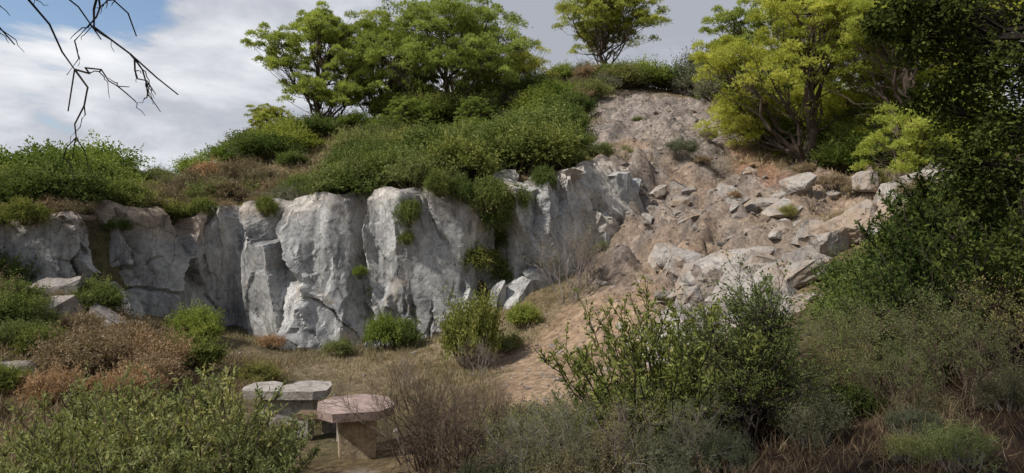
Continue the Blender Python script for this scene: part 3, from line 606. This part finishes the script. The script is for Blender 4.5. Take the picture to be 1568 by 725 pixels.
# ------------------------------------------------------------ stone tables
def concrete(name,a,b_):
    m,nt,out=newmat(name);v=mapped(nt)
    c=ramp(nt,[(.3,a),(.7,b_)],noise(nt,v,3,8,.7));c=mixc(nt,1.,c,ramp(nt,[(.35,(.6,.6,.6)),(.6,(1.1,1.1,1.1))],noise(nt,v,24,6,.75)),"MULTIPLY")
    c=mixc(nt,1.,c,ramp(nt,[(.4,(.62,.6,.56)),(.55,(1,1,1))],noise(nt,v,5,6,.7)),"MULTIPLY")
    p=N(nt,"ShaderNodeBsdfPrincipled");p.inputs["Roughness"].default_value=.9;nt.links.new(c,p.inputs["Base Color"])
    b=N(nt,"ShaderNodeBump");b.inputs["Strength"].default_value=.7;b.inputs["Distance"].default_value=.02;nt.links.new(noise(nt,v,25,8,.7),b.inputs["Height"]);nt.links.new(b.outputs[0],p.inputs["Normal"])
    nt.links.new(p.outputs[0],out.inputs[0]);return m
M_conc=concrete("weathered_concrete",(.3,.27,.24),(.5,.46,.42));M_pink=concrete("pink_stone",(.32,.22,.19),(.46,.35,.31));M_sand=concrete("sandstone",(.4,.31,.2),(.55,.44,.3))
M_wood=barkmat("weathered_wood",(.09,.06,.04),(.2,.14,.1))
def prism(name,outline,z0,z1,mat,parent,taper=1.,bev=.02):
    bm=bmesh.new();c=np.mean(outline,0)
    lo=[bm.verts.new((c[0]+(x_-c[0])*taper,c[1]+(y_-c[1])*taper,z0)) for x_,y_ in outline];hi=[bm.verts.new((x_,y_,z1)) for x_,y_ in outline]
    n=len(outline);bm.faces.new(hi);bm.faces.new(lo[::-1])
    for i in range(n): bm.faces.new((lo[i],lo[(i+1)%n],hi[(i+1)%n],hi[i]))
    bmesh.ops.bevel(bm,geom=[e for e in bm.edges if len(e.link_faces)==2 and e.calc_face_angle(0)>.5],offset=bev,segments=2,affect='EDGES')
    bmesh.ops.triangulate(bm,faces=[f for f in bm.faces if len(f.verts)>4])
    me=bpy.data.meshes.new(name);bm.to_mesh(me);bm.free();me.materials.append(mat);return add(name,me,parent=parent)
t=empty("stone_picnic_table",(-3.72,11.1,g1(-3.72,11.1)));t.rotation_euler[2]=.1
prism("tabletop",[(-.7,-.04),(-.66,-.3),(-.3,-.4),(.1,-.46),(.5,-.5),(.7,-.42),(.72,-.02),(.64,.26),(.3,.36),(.1,.3),(.04,.1),(-.08,.06),(-.16,.24),(-.3,.36),(-.6,.3)],.46,.6,M_conc,t,.96,.025)
prism("pedestal",[(-.36,-.26),(.45,-.28),(.45,.15),(-.36,.12)],-.1,.455,M_conc,t,1.0)
prism("bench",[(.55,-.95),(1.1,-.82),(1.07,-.58),(.6,-.68)],.26,.36,M_conc,t)
prism("bench_leg",[(.7,-.85),(.92,-.8),(.92,-.66),(.72,-.7)],-.1,.258,M_conc,t)
t=empty("stone_picnic_table",(-2.12,9.1,g1(-2.12,9.1)));t.rotation_euler[2]=.3
prism("tabletop",[(-.52,-.2),(-.34,-.46),(.26,-.5),(.5,-.22),(.46,.3),(.14,.56),(-.3,.5),(-.5,.24)],.58,.7,M_pink,t,.96,.018)
prism("pedestal",[(-.25,-.26),(.25,-.26),(.25,.26),(-.25,.26)],-.1,.575,M_sand,t,.92)
t=empty("wooden_bench",(-2.8,10.0,g1(-2.8,10.0)));t.rotation_euler[2]=-.1
prism("seat",[(-.42,-.14),(.42,-.14),(.42,.14),(-.42,.14)],.34,.4,M_wood,t)
for i,a in enumerate((-.3,.3)): prism("leg_%d"%(i+1),[(a-.08,-.12),(a+.08,-.12),(a+.08,.12),(a-.08,.12)],-.1,.338,M_conc,t)
# ------------------------------------------------------------ sky + sun
sunv=Vector((-.62,-.36,.74)).normalized()
w_=bpy.data.worlds.new("World");scene.world=w_;w_.use_nodes=True;nt=w_.node_tree
for n in list(nt.nodes): nt.nodes.remove(n)
out=N(nt,"ShaderNodeOutputWorld")
sky=N(nt,"ShaderNodeTexSky",sky_type='NISHITA');sky.sun_disc=False;sky.sun_elevation=math.asin(sunv.z);sky.sun_rotation=math.atan2(sunv.x,sunv.y)
bg1=N(nt,"ShaderNodeBackground");bg1.inputs[1].default_value=.14;nt.links.new(sky.outputs[0],bg1.inputs[0])
tc=N(nt,"ShaderNodeTexCoord");mp=N(nt,"ShaderNodeMapping");mp.inputs["Scale"].default_value=(1,1,2.8);mp.inputs["Location"].default_value=(3.2,1.1,.4);nt.links.new(tc.outputs["Generated"],mp.inputs[0])
cn=noise(nt,mp.outputs[0],2.8,7,.56,.3)
sx=N(nt,"ShaderNodeSeparateXYZ");nt.links.new(tc.outputs["Generated"],sx.inputs[0])
def ma(op,a,b_):
    n=N(nt,"ShaderNodeMath",operation=op)
    for i,q in enumerate((a,b_)):
        if isinstance(q,(int,float)): n.inputs[i].default_value=q
        else: nt.links.new(q,n.inputs[i])
    return n.outputs[0]
cb=ma("ADD",cn,ma("ADD",ma("MULTIPLY",sx.outputs[0],-.1),ma("MULTIPLY",sx.outputs[2],-.2)))
cb=ma("ADD",cb,.02)
cc=ramp(nt,[(.36,(.35,.37,.42)),(.46,(.46,.48,.53)),(.54,(.62,.64,.68)),(.64,(.82,.83,.85))],cb)
bg2=N(nt,"ShaderNodeBackground");bg2.inputs[1].default_value=1.2;nt.links.new(cc,bg2.inputs[0])
def dot(v):
    d_=N(nt,"ShaderNodeVectorMath",operation="DOT_PRODUCT");nt.links.new(tc.outputs["Generated"],d_.inputs[0]);d_.inputs[1].default_value=Vector(v).normalized();return d_.outputs["Value"]
pn=ma("MULTIPLY",ma("SUBTRACT",cn,.5),.1)
gap=ma("ADD",dot((-.69,1,.39)),ma("MULTIPLY",pn,-1))
g_=N(nt,"ShaderNodeMapRange");g_.inputs[1].default_value=.994;g_.inputs[2].default_value=1.001;nt.links.new(gap,g_.inputs[0])
up=N(nt,"ShaderNodeMapRange");up.inputs[1].default_value=.84;up.inputs[2].default_value=.96;nt.links.new(ma("ADD",dot((0,-.3,1)),pn),up.inputs[0])
f=ma("MAXIMUM",g_.outputs[0],up.outputs[0])
ms=N(nt,"ShaderNodeMixShader");nt.links.new(f,ms.inputs[0]);nt.links.new(bg2.outputs[0],ms.inputs[1]);nt.links.new(bg1.outputs[0],ms.inputs[2]);nt.links.new(ms.outputs[0],out.inputs[0])
sl=bpy.data.lights.new("sun","SUN");sl.energy=4.6;sl.angle=math.radians(1.2);sl.color=(1,.95,.88)
so=bpy.data.objects.new("sun",sl);scene.collection.objects.link(so);so.rotation_euler=sunv.to_track_quat('Z','Y').to_euler()
# ------------------------------------------------------------ camera
cam=bpy.data.cameras.new("camera");cam.lens=23.47;cam.sensor_width=36;cam.clip_end=2000;cam.clip_start=.05
co=bpy.data.objects.new("camera",cam);scene.collection.objects.link(co);co.location=(0,0,3.0);co.rotation_euler=(math.radians(90),0,0)
scene.camera=co
scene.view_settings.view_transform='Standard';scene.view_settings.look='None';scene.view_settings.exposure=0
